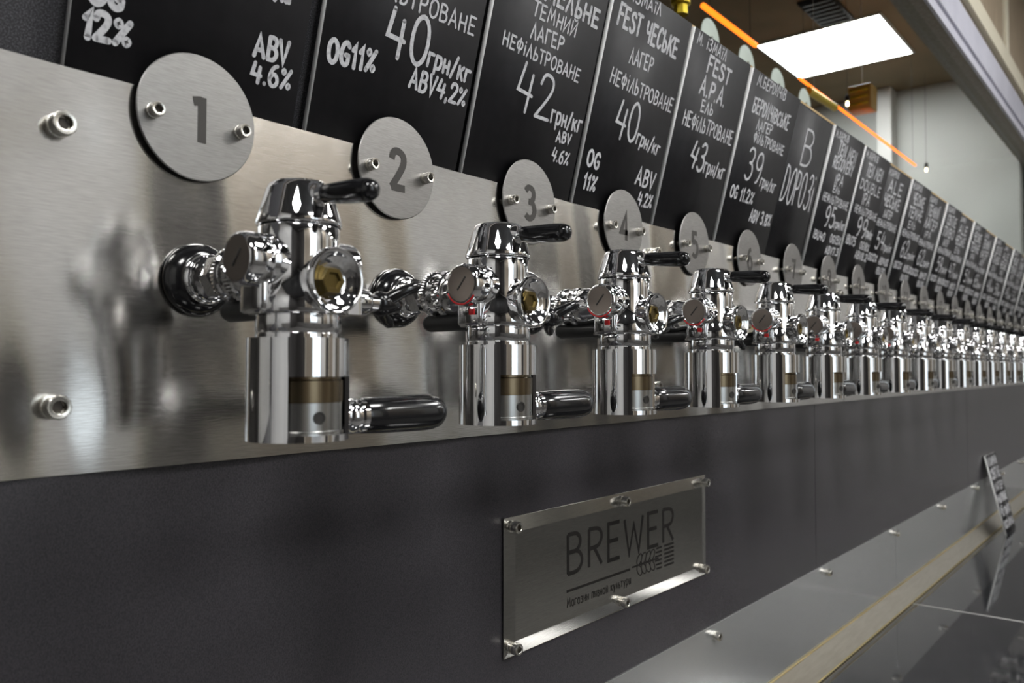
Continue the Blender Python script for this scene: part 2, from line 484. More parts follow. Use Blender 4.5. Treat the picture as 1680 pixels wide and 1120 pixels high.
# ------------------------------------------------------------------ BOLT prototype mesh (socket cap screw, axis -Y, seated at y = 0)
def bolt_meshes(r, h):
    bm = bmesh.new()
    mt = axis_matrix((0, 0, 0), (0, -1, 0))
    lathe(bm, [(r, 0), (r, h * 0.26), (r * 0.80, h * 0.29), (r * 0.80, h * 0.37), (r, h * 0.40), (r, h * 0.9), (r * 0.9, h), (r * 0.62, h), (r * 0.55, h * 0.97), (r * 0.55, h * 0.55), (0, h * 0.55)], mt, 24,
          {4: r * 0.05, 5: r * 0.05})
    return bm
_boltcache = {}
def add_bolt(parent, loc, r=0.0085, h=0.010, washer=False):
    key = (r, h)
    if key not in _boltcache:
        o = link_mesh('bolt', bolt_meshes(r, h), 'bolt_steel', parent, 40)
        bm = bmesh.new()
        lathe(bm, [(r * 0.56, h * 0.56), (0, h * 0.56)], axis_matrix((0, -0.0002, 0), (0, -1, 0)), 6)
        link_mesh('hex_socket', bm, 'socket', o, 0)
        _boltcache[key] = o
        o.location = loc
    else:
        o = dup(_boltcache[key], loc, parent)
        o.parent = parent
        o.name = 'bolt'
    return o

# ------------------------------------------------------------------ STEEL TAP PANEL
PX0, PX1, PZ0, PZ1 = -0.60, 5.10, 1.4430, 1.7262
BOLT_X = [0.2375 + 0.8205 * k for k in range(-1, 6)]
def panel_y(x, z):
    y = 0.0
    for bx in BOLT_X:
        dx = x - bx
        if abs(dx) > 0.2:
            continue
        for bz in (1.684, 1.490):
            dz = z - bz
            y += 0.0017 * math.exp(-(dx * dx + dz * dz) / (2 * 0.027 ** 2))
        y += 0.0010 * math.exp(-(dx * dx) / (2 * 0.027 ** 2))
    t = (z - 1.585) / 0.14
    y += 0.00050 * math.sin(x * 31.0 + 0.6) * (1 - 0.4 * t) + 0.00032 * math.sin(x * 57.0 + 2.0 + t * 1.2) + 0.00014 * math.sin(x * 95 + 3 * t)
    return y
bm = bmesh.new()
uvl = bm.loops.layers.uv.new('UVMap')
def xgrid():
    xs, x = [], PX0
    while x < PX1 - 1e-6:
        xs.append(x)
        x += 0.004 if -0.05 < x < 1.5 else 0.012
    xs.append(PX1)
    return xs
xs = xgrid()
nz = 56
cols = [[bm.verts.new((x, panel_y(x, PZ0 + (PZ1 - PZ0) * j / nz) - 0.0030, PZ0 + (PZ1 - PZ0) * j / nz)) for j in range(nz + 1)] for x in xs]
back = [[bm.verts.new((x, 0.0022, z)) for z in (PZ0, PZ1)] for x in xs]
for i in range(len(xs) - 1):
    for j in range(nz):
        bm.faces.new((cols[i][j], cols[i + 1][j], cols[i + 1][j + 1], cols[i][j + 1]))
    bm.faces.new((cols[i][nz], cols[i + 1][nz], back[i + 1][1], back[i][1]))
    bm.faces.new((cols[i][0], back[i][0], back[i + 1][0], cols[i + 1][0]))
    bm.faces.new((back[i][0], back[i][1], back[i + 1][1], back[i + 1][0]))
for f in bm.faces:
    for l in f.loops:
        l[uvl].uv = (l.vert.co.x, l.vert.co.z)
panel = link_mesh('tap_panel', bm, 'brushed_panel', None, 40)
tag(panel, 'long brushed stainless steel panel carrying the row of beer taps', 'panel')
for bx in BOLT_X:
    for bz in (1.684, 1.490):
        add_bolt(panel, (bx, panel_y(bx, bz) - 0.0026, bz), 0.0086, 0.0125)
# carcass behind the steel panel
structure(box_obj('wall_panel_carcass', (PX0, PX1, 0.0225, 0.0448, 0.9, 1.712), 'dark_wall'))

# ------------------------------------------------------------------ NUMBER PLATES
DISC_X0, PITCH, DISC_Z = 0.3368, 0.2092, 1.7115
N_PLATES, N_TAPS, N_BOARDS = 22, 20, 22
bm = bmesh.new()
lathe(bm, [(0, 0), (0.0488, 0), (0.0495, 0.0006), (0.0495, 0.0016), (0.0488, 0.0022), (0, 0.0022)], axis_matrix((0, 0, 0), (0, -1, 0)), 72)
disc_o = link_mesh('disc', bm, 'disc_steel', None, 40)
def numeral(n, parent):
    bm = bmesh.new()
    s = str(n)
    w = 0.020 if len(s) == 1 else 0.036
    if s == '1':
        w = 0.0125
    put = lambda p: Vector((p.x, -0.00245, p.y))
    write(bm, s, -w / 2, -0.0195, w / 2, -0.0195, 0.0360, 0.0072 if len(s) == 1 else 0.0058, put, None, True, 0.25)
    return link_mesh('numeral', bm, 'numeral', parent, 0)
for n in range(1, N_PLATES + 1):
    r = empty('number_plate', (DISC_X0 + PITCH * (n - 1), -0.0072, DISC_Z))
    tag(r, 'round brushed steel plate engraved with the number ' + words(n), 'number plate', 'number plates along the top of the steel panel')
    if n == 1:
        d = disc_o
    else:
        d = disc_o.copy(); COL.objects.link(d)
    d.parent = r
    d.name = 'disc'
    numeral(n, r)
    for sx in (-0.0375, 0.0350):
        add_bolt(r, (sx, -0.0023, -0.004), 0.0056, 0.0105)
    for sx in (-0.0375, 0.0350):
        if n == 1 and sx < 0:
            bm = bmesh.new(); lathe(bm, [(0, 0), (0.004, 0), (0.004, 0.0072), (0, 0.0072)], axis_matrix((0, 0, 0), (0, 1, 0)), 12)
            spacer = link_mesh('spacer', bm, 'bolt_steel', r)
            spacer.location = (sx, 0, -0.004)
        else:
            c = spacer.copy(); COL.objects.link(c); c.parent = r; c.location = (sx, 0, -0.004)

# ------------------------------------------------------------------ BEER TAPS   (local origin: where the shank meets the panel)
AX, AY = 0.0, -0.13
def make_tap():
    t = empty('beer_tap', (0, 0, 0))
    yout = lambda o: axis_matrix(o, (0, -1, 0))
    # wall flange
    bm = bmesh.new()
    lathe(bm, [(0, 0.0), (0.0285, 0.0), (0.0290, 0.003), (0.0270, 0.008), (0.0215, 0.013), (0.0190, 0.014), (0.0, 0.014)], yout((0, 0, 0)), 48)
    link_mesh('flange', bm, 'black_plastic', t, 50)
    bm = bmesh.new()
    lathe(bm, [(0.0195, 0.0135), (0.0195, 0.0165), (0.0182, 0.0185), (0.0175, 0.019), (0.0175, 0.026), (0.0150, 0.0275), (0.0138, 0.028),
               (0.0138, 0.105), (0.0, 0.105)], yout((0, 0, 0)), 40, {3: 0.0006, 4: 0.0006})
    sh = link_mesh('shank', bm, 'chrome', t, 40)
    bm = bmesh.new()
    lathe(bm, [(0.0, 0.029), (0.0168, 0.029), (0.0168, 0.041), (0.0, 0.041)], yout((0, 0, 0)), 6)
    link_mesh('hex_nut', bm, 'chrome', sh, 20)
    # knurled coupling
    bm = bmesh.new()
    prof = [(0.0138, 0.051), (0.0205, 0.052), (0.0215, 0.054), (0.0215, 0.0585), (0.0196, 0.0598), (0.0196, 0.067), (0.0215, 0.0683),
            (0.0215, 0.0735), (0.0208, 0.0755), (0.0196, 0.0765), (0.0205, 0.079), (0.0205, 0.086), (0.019, 0.093), (0.017, 0.105)]
    lathe(bm, prof, yout((0, 0, 0)), 96, {2: 0.0008, 3: 0.0008, 6: 0.0008, 7: 0.0008})
    cp = link_mesh('coupling', bm, 'chrome', t, 25)
    bm = bmesh.new()
    for k in range(6):
        a = k * math.pi / 3 + 0.4
        lathe(bm, [(0.0, 0.0197), (0.0018, 0.0197), (0.0018, 0.0185)], axis_matrix((0, -0.0634, 0), (math.cos(a), 0, math.sin(a))), 10)
    link_mesh('spanner_hole', bm, 'mark', cp, 0)
    # body
    up = Matrix.Translation((AX, AY, 0))
    bm = bmesh.new()
    lathe(bm, [(0.0, 0.0272), (0.0262, 0.0272), (0.0272, 0.0255), (0.0268, 0.015), (0.0268, 0.004), (0.0276, -0.006), (0.0298, -0.014),
               (0.0322, -0.021), (0.0332, -0.026), (0.0334, -0.0315), (0.0326, -0.0328), (0.0, -0.0328)], up, 64)
    body = link_mesh('body', bm, 'chrome', t, 60)
    # block with the red mark on the body's near flank
    bm = bmesh.new()
    box(bm, -0.036, -0.018, AY - 0.010, AY + 0.016, -0.0328, -0.006, 0.003)
    link_mesh('flank_block', bm, 'chrome', body, 50)
    # neck ring
    bm = bmesh.new()
    lathe(bm, [(0.0, -0.0328), (0.0284, -0.0328), (0.0286, -0.0335), (0.0286, -0.0435), (0.0279, -0.0445), (0.0279, -0.0452), (0.0286, -0.0456),
               (0.0286, -0.0485), (0.0, -0.0485)], up, 64)
    link_mesh('neck_ring', bm, 'chrome', t, 40)
    # cap
    bm = bmesh.new()
    lathe(bm, [(0.0, 0.0275), (0.0280, 0.0275), (0.0287, 0.0284), (0.0287, 0.0300), (0.0279, 0.0330), (0.0222, 0.0520), (0.0205, 0.0555),
               (0.0180, 0.0572), (0.0150, 0.0578), (0.0, 0.0580)], up, 64)
    cap = link_mesh('cap', bm, 'chrome', t, 50)
    bm = bmesh.new()
    hd_ = Vector((0.0, -1.0, -0.07)).normalized()
    o0 = Vector((AX, AY - 0.012, 0.0475))
    lathe(bm, [(0.0105, 0.0), (0.0098, 0.008), (0.0078, 0.012), (0.0062, 0.015), (0.0062, 0.020), (0.0, 0.020)], axis_matrix(o0, hd_), 28)
    link_mesh('handle_boss', bm, 'chrome', cap, 50)
    bm = bmesh.new()
    o1 = o0 + hd_ * 0.0165
    lathe(bm, [(0.0, 0.0), (0.0060, 0.0), (0.0066, 0.001), (0.0071, 0.012), (0.0078, 0.028), (0.0078, 0.038), (0.0074, 0.043), (0.0060, 0.0468),
               (0.0032, 0.0488), (0.0, 0.0495)], axis_matrix(o1, hd_), 28)
    link_mesh('top_handle', bm, 'black_plastic', t, 60)
    # front sight boss with brass hexagon
    bm = bmesh.new()
    c = (AX, AY, -0.0115)
    lathe(bm, [(0.0155, 0.015), (0.0165, 0.024), (0.0190, 0.031), (0.0212, 0.0365), (0.0219, 0.0385), (0.0218, 0.0405), (0.0207, 0.0418),
               (0.0190, 0.0414), (0.0178, 0.0398), (0.0150, 0.0380), (0.0118, 0.0362), (0.0110, 0.0355), (0.0, 0.0355)], yout(c), 48)
    boss = link_mesh('front_boss', bm, 'chrome', t, 60)
    bm = bmesh.new()
    lathe(bm, [(0.0094, 0.0356), (0.0090, 0.0376), (0.0062, 0.0376), (0.0050, 0.0360), (0.0, 0.0360)], yout(c), 6)
    link_mesh('hex_plug', bm, 'brass', boss, 15)
    # selector knob on the near side
    xm = lambda o: axis_matrix(o, (-1, 0, 0))
    xp = lambda o: axis_matrix(o, (1, 0, 0))
    c = (AX, AY, 0.0015)
    bm = bmesh.new()
    lathe(bm, [(0.0186, 0.012), (0.0184, 0.026), (0.0178, 0.0290), (0.0172, 0.0300), (0.0176, 0.0315), (0.0180, 0.034), (0.0178, 0.044), (0.0170, 0.0468),
               (0.0154, 0.0480), (0.0150, 0.0474), (0.0, 0.0474)], xm(c), 48)
    kn = link_mesh('selector_knob', bm, 'chrome', t, 50)
    bm = bmesh.new()
    lathe(bm, [(0.0146, 0.0474), (0.0144, 0.0479), (0.0, 0.0479)], xm(c), 48)
    link_mesh('knob_face', bm, 'knob_face', kn, 40)
    bm = bmesh.new()
    box(bm, -0.04815, -0.0479, AY - 0.0008, AY + 0.0008, -0.0045, 0.0095, 0.0,
        Matrix.Translation((0, AY, 0.0015)) @ Matrix.Rotation(0.7, 4, 'X') @ Matrix.Translation((0, -AY, -0.0015)))
    ind = link_mesh('indicator', bm, 'mark', kn, 0)
    # far-side arched valve housing, stub and wing knob
    bm = bmesh.new()
    prof = []
    for k in range(13):
        a = math.pi * k / 12
        prof.append((AY + 0.0165 * math.cos(a), 0.004 + 0.0165 * math.sin(a)))
    prof = [(AY + 0.0165, -0.031)] + prof + [(AY - 0.0165, -0.031)]
    f0 = bm.faces.new([bm.verts.new((0.015, y, z)) for y, z in prof])
    ex = bmesh.ops.extrude_face_region(bm, geom=[f0])
    bmesh.ops.translate(bm, verts=[v for v in ex['geom'] if isinstance(v, bmesh.types.BMVert)], vec=(0.029, 0, 0))
    es = [e for e in bm.edges if abs(e.verts[0].co.x - 0.044) < 1e-5 and abs(e.verts[1].co.x - 0.044) < 1e-5]
    bmesh.ops.bevel(bm, geom=es, offset=0.004, segments=3, profile=0.5, affect='EDGES')
    link_mesh('valve_housing', bm, 'chrome', t, 40)
    c = (AX, AY - 0.002, -0.0205)
    bm = bmesh.new()
    lathe(bm, [(0.0105, 0.040), (0.0105, 0.054), (0.0092, 0.057), (0.0066, 0.058), (0.0066, 0.068), (0.0, 0.068)], xp(c), 28)
    link_mesh('valve_stub', bm, 'chrome', t, 50)
    bm = bmesh.new()
    lathe(bm, [(0.0, 0.0), (0.0085, 0.0), (0.0108, 0.003), (0.0108, 0.010), (0.0086, 0.018), (0.0070, 0.026), (0.0045, 0.0285), (0.0, 0.029)], xp((0, 0, 0)), 24)
    for s in (-1, 1):
        tube(bm, [(0.010, 0, s * 0.003), (0.016, 0.001 * s, s * 0.011), (0.024, 0.002 * s, s * 0.018), (0.032, 0.003 * s, s * 0.0225), (0.036, 0.003 * s, s * 0.0245)],
             [0.0066, 0.0058, 0.0050, 0.0050, 0.0028], 12)
    wing = link_mesh('wing_knob', bm, 'black_plastic', t, 60)
    wing.location = (0.066, AY - 0.002, -0.0205)
    wing.scale = (0.85, 0.85, 0.85)
    # black drain tube on the wall side
    bm = bmesh.new()
    lathe(bm, [(0.0, 0.0), (0.0078, 0.0), (0.0080, 0.002), (0.0080, 0.052), (0.0066, 0.0565), (0.0035, 0.0585), (0.0, 0.059)], axis_matrix((0.0, AY + 0.030, -0.0265), (0, 1, 0)), 24)
    link_mesh('drain_tube', bm, 'black_rubber', t, 60)
    # filling cylinder with front window
    bm = bmesh.new()
    seg, ro, ri = 90, 0.0341, 0.0312
    w0, w1 = math.radians(222), math.radians(318)
    zb, zwb, zwt, zt = -0.1165, -0.1122, -0.0740, -0.0485
    zs = [zb, zwb, zwt, zt]
    ang = [2 * math.pi * k / seg for k in range(seg)]
    def inwin(k):
        m_ = (ang[k] + math.pi / seg)
        return w0 < m_ < w1
    O = [[bm.verts.new((AX + ro * math.cos(a), AY + ro * math.sin(a), z)) for a in ang] for z in zs]
    I = [[bm.verts.new((AX + ri * math.cos(a), AY + ri * math.sin(a), z)) for a in ang] for z in zs]
    for k in range(seg):
        k2 = (k + 1) % seg
        for j in range(3):
            if j == 1 and inwin(k):
                continue
            bm.faces.new((O[j][k], O[j][k2], O[j + 1][k2], O[j + 1][k]))
            bm.faces.new((I[j][k], I[j + 1][k], I[j + 1][k2], I[j][k2]))
        bm.faces.new((O[0][k], I[0][k], I[0][k2], O[0][k2]))
        bm.faces.new((O[3][k], O[3][k2], I[3][k2], I[3][k]))
        if inwin(k):
            bm.faces.new((O[1][k], O[1][k2], I[1][k2], I[1][k]))
            bm.faces.new((O[2][k], I[2][k], I[2][k2], O[2][k2]))
            if not inwin(k - 1):
                bm.faces.new((O[1][k], I[1][k], I[2][k], O[2][k]))
            if not inwin(k2):
                bm.faces.new((O[1][k2], O[2][k2], I[2][k2], I[1][k2]))
    cyl = link_mesh('filling_cylinder', bm, 'chrome', t, 40)
    bm = bmesh.new()
    lathe(bm, [(0.0, -0.0730), (0.0290, -0.0730), (0.0290, -0.0760), (0.0300, -0.0768), (0.0300, -0.0910), (0.0, -0.0910)], up, 48)
    link_mesh('brass_ring', bm, 'dull_brass', cyl, 40)
    bm = bmesh.new()
    lathe(bm, [(0.0, -0.0912), (0.0295, -0.0912), (0.0295, -0.1095), (0.0305, -0.1100), (0.0305, -0.1135), (0.0, -0.1135)], up, 48)
    pis = link_mesh('piston', bm, 'piston', cyl, 40)
    bm = bmesh.new()
    lathe(bm, [(0.0042, 0.0293), (0.0042, 0.0302), (0.0032, 0.0302), (0.0030, 0.0297), (0.0, 0.0297)], axis_matrix((AX, AY, -0.101), (-0.15, -1, 0)), 20)
    link_mesh('piston_hole', bm, 'mark', pis, 40)
    # side grip handle
    c = (AX, AY, -0.1030)
    bm = bmesh.new()
    lathe(bm, [(0.0095, 0.030), (0.0095, 0.038), (0.0112, 0.0395), (0.0128, 0.042), (0.0128, 0.0455), (0.0115, 0.047), (0.0115, 0.0485), (0.0128, 0.050), (0.0128, 0.054), (0.0, 0.054)], xp(c), 32)
    link_mesh('handle_ferrule', bm, 'chrome', t, 35)
    bm = bmesh.new()
    lathe(bm, [(0.0, 0.0535), (0.0124, 0.0535), (0.0131, 0.0548), (0.0138, 0.075), (0.0143, 0.100), (0.0143, 0.118), (0.0139, 0.1255), (0.0126, 0.1315),
               (0.0098, 0.1355), (0.0055, 0.1372), (0.0, 0.1375)], xp(c), 36)
    link_mesh('side_handle', bm, 'black_plastic', t, 60)
    return t, kn, body, wing, ind

tap0, kn0, body0, wing0, ind0 = make_tap()
# red marks are made once and copied onto every tap but the first
bm = bmesh.new()
pts = []
for k in range(13):
    a = math.radians(205 + 120 * k / 12)
    pts.append((-0.0470, AY - 0.0168 * math.cos(a), 0.0015 + 0.0168 * math.sin(a)))
tube(bm, pts, [0.0007] * 13, 8)
arc0 = link_mesh('red_arc', bm, 'red', None, 60)
bm = bmesh.new()
box(bm, -0.0372, -0.0345, AY - 0.0050, AY + 0.0010, -0.0235, -0.0185, 0.0006)
dot0 = link_mesh('red_mark', bm, 'red', None, 40)

TAP_X0, TAP_Z = 0.3400, 1.585
wing_rot = [0.95, 1.0, 1.15, 0.15, 1.3, 0.8, 1.0, 0.5, 1.2, 0.9, 1.1]
ordn = 'first second third fourth fifth sixth seventh eighth ninth tenth'.split()
taps = []
for n in range(1, N_TAPS + 1):
    loc = (TAP_X0 + 0.2095 * (n - 1), -0.0043, TAP_Z)
    if n == 1:
        t = tap0
        t.location = loc
    else:
        t = dup(tap0, loc)
    taps.append(t)
    tag(t, 'chrome beer tap with black handles below number plate ' + words(n), 'beer tap', 'chrome beer taps in a row')
    for ch in t.children:
        if ch.name.startswith('wing_knob'):
            ch.rotation_euler = (wing_rot[(n - 1) % len(wing_rot)], 0, 0)
for n, t in enumerate(taps, 1):
    if n == 1:
        continue
    for ch in list(t.children):
        if ch.name.startswith('selector_knob') and n < 6:
            c = arc0 if n == 2 else arc0.copy()
            if n > 2:
                COL.objects.link(c)
            c.parent = ch
        if ch.name.startswith('body'):
            c = dot0 if n == 2 else dot0.copy()
            if n > 2:
                COL.objects.link(c)
            c.parent = ch

# ------------------------------------------------------------------ PRICE BOARDS (leaning forward on a speckled backing board)
LEAN = math.atan(0.26)
def board_y(z, off=0.0):
    return 0.006 - 0.26 * (z - 1.72) + off
bk = empty('backing_board', (0, board_y(1.70, 0.0150), 1.70))
bk.rotation_euler = (LEAN, 0, 0)
bm = bmesh.new(); box(bm, PX0, PX1, 0.0, 0.014, 0.0, 0.3225)
link_mesh('board', bm, 'speckle', bk)
bm = bmesh.new(); box(bm, PX0, PX1, -0.0005, 0.0145, 0.3226, 0.3262)
link_mesh('edge_strip', bm, 'plywood', bk)
tag(bk, 'long dark speckled board behind the black price boards', 'board')

LEFT = [.242, .447, .652, .860, 1.065, 1.271, 1.485, 1.678, 1.881, 2.084, 2.287, 2.490, 2.688, 2.886]
while len(LEFT) < N_BOARDS:
    LEFT.append(LEFT[-1] + 0.2045)
WIDTH = [.190, .194, .197, .194, .192, .209, .180, .191, .191]
TXT = [
 [('OG', 11, 77, 34, 78, 14, 5), ('12%', 9, 53, 43, 55, 17, 5), ('ABV', 143, 78, 176, 80, 17, 3.8), ('4.6%', 144, 57, 182, 59, 16, 3.4), ('грн/кг', 132, 127, 172, 129, 13, 4), ('40', 70, 125, 128, 127, 44, 5), ('НЕФІЛЬТРОВАНЕ', 15, 182, 178, 184, 14, 2.6)],
 [('НЕФІЛЬТРОВАНЕ', 17, 167, 184, 169, 16, 2.4), ('40', 72, 118, 125, 121, 44, 4.6), ('грн/кг', 127, 123, 189, 122, 17, 3.6), ('OG11%', 10, 94, 64, 98, 19, 4.4), ('ABV4,2%', 109, 97, 191, 97, 18, 3.6), ('ЛАГЕР', 60, 200, 140, 202, 18, 3), ('М. ІЗМАЇЛ', 12, 290, 120, 293, 14, 2.6), ('FEST', 50, 240, 140, 242, 24, 4.6)],
 [('ХМЕЛЬНЕ', 61, 240, 185, 242, 19, 4.2), ('ТЕМНИЙ', 63, 219, 146, 219, 15, 2.6), ('ЛАГЕР', 67, 195, 127, 197, 15, 2.8), ('НЕФІЛЬТРОВАНЕ', 24, 174, 169, 172, 14, 2.4), ('42', 62, 113, 127, 114, 51, 4), ('грн/кг', 131, 115, 194, 116, 18, 3.4), ('ABV', 149, 96, 178, 98, 12, 2.8), ('4.6%', 147, 73, 182, 72, 15, 2.6), ('М. ІЗМАЇЛ', 10, 292, 120, 294, 14, 2.6)],
 [('М. ІЗМАЇЛ', 7, 293, 109, 299, 14, 2.6), ('FEST ЧЕСЬКЕ', 15, 260, 169, 260, 24, 4.6), ('ЛАГЕР', 59, 224, 116, 226, 18, 2.8), ('НЕФІЛЬТРОВАНЕ', 25, 190, 187, 189, 18, 2.6), ('40', 57, 128, 113, 130, 50, 4.2), ('грн/кг', 114, 130, 178, 126, 18, 3.2), ('OG', 12, 81, 40, 80, 20, 4.2), ('11%', 14, 52, 42, 51, 18, 4), ('ABV', 134, 78, 184, 77, 22, 3.8), ('4.2%', 151, 51, 195, 51, 18, 3.4)],
 [('М. ІЗМАЇЛ', 12, 297, 107, 297, 15, 2.6), ('FEST', 56, 268, 133, 267, 22, 4.6), ('A.P.A.', 49, 235, 133, 234, 23, 4.6), ('ЕЛЬ', 64, 211, 103, 213, 16, 2.8), ('НЕФІЛЬТРОВАНЕ', 20, 182, 186, 185, 20, 2.8), ('43', 64, 129, 110, 126, 40, 4.6), ('грн/кг', 114, 128, 184, 129, 20, 3.4)],
 [('М.БЕРДИЧІВ', 22, 294, 143, 297, 17, 2.6), ('БЕРДИЧІВСЬКЕ', 26, 252, 181, 254, 23, 3.8), ('ЛАГЕР', 56, 228, 120, 232, 16, 2.8), ('ФІЛЬТРОВАНЕ', 55, 208, 185, 210, 16, 2.8), ('39', 52, 143, 116, 144, 52, 4.4), ('грн/кг', 119, 143, 187, 141, 20, 3.4), ('OG 11.2%', 16, 108, 107, 108, 20, 3.8), ('ABV 3.8%', 110, 80, 202, 81, 20, 3.8)],
 [('В', 62, 214, 116, 216, 66, 4.6), ('ДОРОЗІ', 10, 135, 168, 138, 66, 4.6)],
 [('М.ХАРКІВ', 9, 294, 87, 298, 13, 2.6), ('TEN MEN', 40, 267, 156, 266, 24, 4.6), ('RECOVERY', 31, 239, 155, 240, 22, 4.6), ('IPA', 63, 208, 113, 211, 20, 3.8), ('ЕЛЬ', 65, 192, 107, 193, 12, 3), ('НЕФІЛЬТРОВАНЕ', 19, 168, 177, 169, 16, 2.8), ('95', 58, 120, 118, 121, 40, 4.8), ('грн/кг', 121, 124, 187, 125, 17, 3.6), ('IBU40', 17, 90, 84, 89, 16, 3.6), ('OG15%', 118, 92, 193, 93, 16, 3.6), ('ABV7.3', 106, 66, 190, 69, 15, 3.6)],
 [('М.ХАРКІВ', 10, 294, 97, 297, 13, 2.6), ('TEN MEN', 39, 259, 154, 262, 26, 4.6), ('DOUBLE', 18, 227, 166, 228, 21, 3.4), ('IPA', 55, 196, 108, 199, 24, 3.8), ('НЕФІЛЬТРОВАНЕ', 21, 174, 185, 175, 16, 2.8), ('99', 64, 127, 134, 128, 40, 4.8), ('грн/кг', 136, 132, 190, 130, 18, 3.6), ('IBU75', 14, 103, 80, 102, 18, 3.6), ('OG18%', 116, 101, 194, 101, 16, 3.6), ('ABV8.2', 98, 77, 192, 78, 16, 3.6)],
]
def later(words, style, price, p2):
    a, b = words
    return [('М.ХАРКІВ', 12, 294, 96, 297, 14, 2.8), (a, 36, 259, 150, 262, 27, 5), (b, 26, 224, 160, 226, 26, 5), (style, 50, 196, 120, 199, 18, 3.4),
            ('НЕФІЛЬТРОВАНЕ', 16, 172, 180, 174, 16, 3), (price, 46, 118, 110, 120, 42, 4.8), ('грн/кг', 114, 120, 184, 121, 18, 3.6),
            ('OG12%', 14, 86, 86, 87, 17, 3.6), ('ABV' + p2, 108, 84, 188, 85, 17, 3.6), ('IBU30', 104, 60, 176, 61, 15, 3.4)]
PRICES = ['54', '62', '62', '59', '47', '51', '65', '48', '58', '49', '53', '61', '56']
for i, pr in enumerate(PRICES):
    TXT.append(later([('ALE', 'ЧЕСЬКЕ'), ('ЧЕСЬКЕ', 'ТЕМНЕ'), ('ТЕМНИЙ', 'ЛАГЕР'), ('СВІТЛЕ', 'ПИВО')][i % 4], ['ЛАГЕР', 'ЕЛЬ', 'IPA'][i % 3], pr, ['4.8%', '5.2%', '4.5%'][i % 3]))
rnd = random.Random(5)
for i in range(N_BOARDS):
    wdt = WIDTH[i] if i < len(WIDTH) else 0.192
    off = 0.0 if i % 2 == 0 or i < 9 else 0.0068
    if i == 6:
        off = 0.0035
    r = empty('price_board', (LEFT[i], board_y(1.70, off), 1.70))
    r.rotation_euler = (LEAN, 0, 0)
    top = 0.3152 + (0.0 if off == 0 else -0.004)
    bm = bmesh.new()
    box(bm, 0, wdt, 0.0, 0.0066, 0.0, top)
    for f in bm.faces:
        f.material_index = 0 if abs(f.normal.y) > 0.9 else 1
    bm.normal_update()
    for f in bm.faces:
        f.material_index = 0 if abs(f.normal.y) > 0.9 else 1
    link_mesh('board', bm, ['blackboard', 'board_edge'], r, 0)
    put = lambda p: Vector((p.x, -0.0003, p.y))
    for (s, u0, v0, u1, v1, h, st) in TXT[i]:
        bm = bmesh.new()
        write(bm, s, u0 / 1000, v0 / 1000, min(u1 / 1000, wdt - 0.004), v1 / 1000, h / 1000, st / 1000, put, rnd)
        link_mesh('chalk_lettering', bm, 'chalk', r, 0)
    price = {0: None, 6: None}.get(i, next((q[0] for q in TXT[i] if q[0].isdigit()), None))
    if i == 0:
        lab = 'black price board behind number plate one, partly cut off above'
    elif i == 6:
        lab = 'black board with two large words behind number plate seven'
    else:
        lab = 'black chalk price board priced %s behind number plate %s' % (words(int(price)), words(i + 1)) if i < 9 else \
              'black chalk price board standing behind number plate ' + words(i + 1)
    tag(r, lab, 'price board', 'chalk price boards above the taps')

# ------------------------------------------------------------------ DARK LAMINATE PANELS
DZ0, DZ1 = 1.1035, 1.4428
seams = [-1.346, 0.191, 1.728, 3.265, 4.802]
names = ['dark grey laminate panel at the near end of the wall under the taps', 'dark grey laminate panel carrying the engraved steel plate',
         'dark grey laminate panel next to the one with the engraved plate', 'dark grey laminate panel above the leaning price card']
for a, b, nm in zip(seams[:-1], seams[1:], names):
    o = box_obj('laminate_panel', (a + 0.0009, b - 0.0009, 0.0005, 0.0220, DZ0, DZ1), 'laminate', None, 0.0006)
    tag(o, nm, 'panel', 'dark laminate panels under the tap panel')

# ------------------------------------------------------------------ ENGRAVED NAME PLATE
pl = empty('name_plate', (0.7157, -0.0008, 1.1905))
tag(pl, 'engraved steel plate reading BREWER bolted to the dark panel', 'name plate')
PW, PH = 0.5015, 0.1570
bm = bmesh.new()
bev = 0.0150
def ring_pts(inset, y, bow=0.0):
    x0, x1, z0, z1 = inset, PW - inset, inset, PH - inset
    res = []
    for k in range(16): res.append((x0 + (x1 - x0) * k / 16, y, z0))
    for k in range(8): res.append((x1, y, z0 + (z1 - z0) * k / 8))
    for k in range(16): res.append((x1 - (x1 - x0) * k / 16, y, z1))
    for k in range(8): res.append((x0, y, z1 - (z1 - z0) * k / 8))
    return [bm.verts.new(p) for p in res]
rings = [ring_pts(0, 0.0), ring_pts(0, -0.0012), ring_pts(0.0005, -0.0015), ring_pts(bev, -0.0042), ring_pts(bev + 0.002, -0.0045)]
for a, b in zip(rings[:-1], rings[1:]):
    for k in range(48):
        bm.faces.new((a[k], a[(k + 1) % 48], b[(k + 1) % 48], b[k]))
bm.faces.new(rings[-1])
bm.faces.new(rings[0])
link_mesh('plate', bm, 'plate_steel', pl, 8)
for x, z in [(0.0105, 0.0115), (0.0105, 0.1470), (0.2420, 0.0130), (0.2450, 0.1470), (0.4800, 0.0130), (0.4840, 0.1470)]:
    add_bolt(pl, (x, -0.0026, z), 0.0068, 0.0135)
put = lambda p: Vector((p.x, -0.00475, p.y))
bm = bmesh.new()
write(bm, 'BREWER', 0.116, 0.0728, 0.391, 0.0724, 0.0478, 0.0050, put, None, True, 0.14)
link_mesh('name_lettering', bm, 'engraved', pl, 0)
bm = bmesh.new()
ribbon(bm, [Vector((0.117, 0.0520)), Vector((0.266, 0.0515))], 0.0030, put, False)
link_mesh('rule', bm, 'engraved', pl, 0)
bm = bmesh.new()
write(bm, 'Магазин пивной культуры', 0.1175, 0.0320, 0.268, 0.0318, 0.0110, 0.0012, put, None, True, 0.18)
link_mesh('tagline_lettering', bm, 'engraved', pl, 0)
bm = bmesh.new()
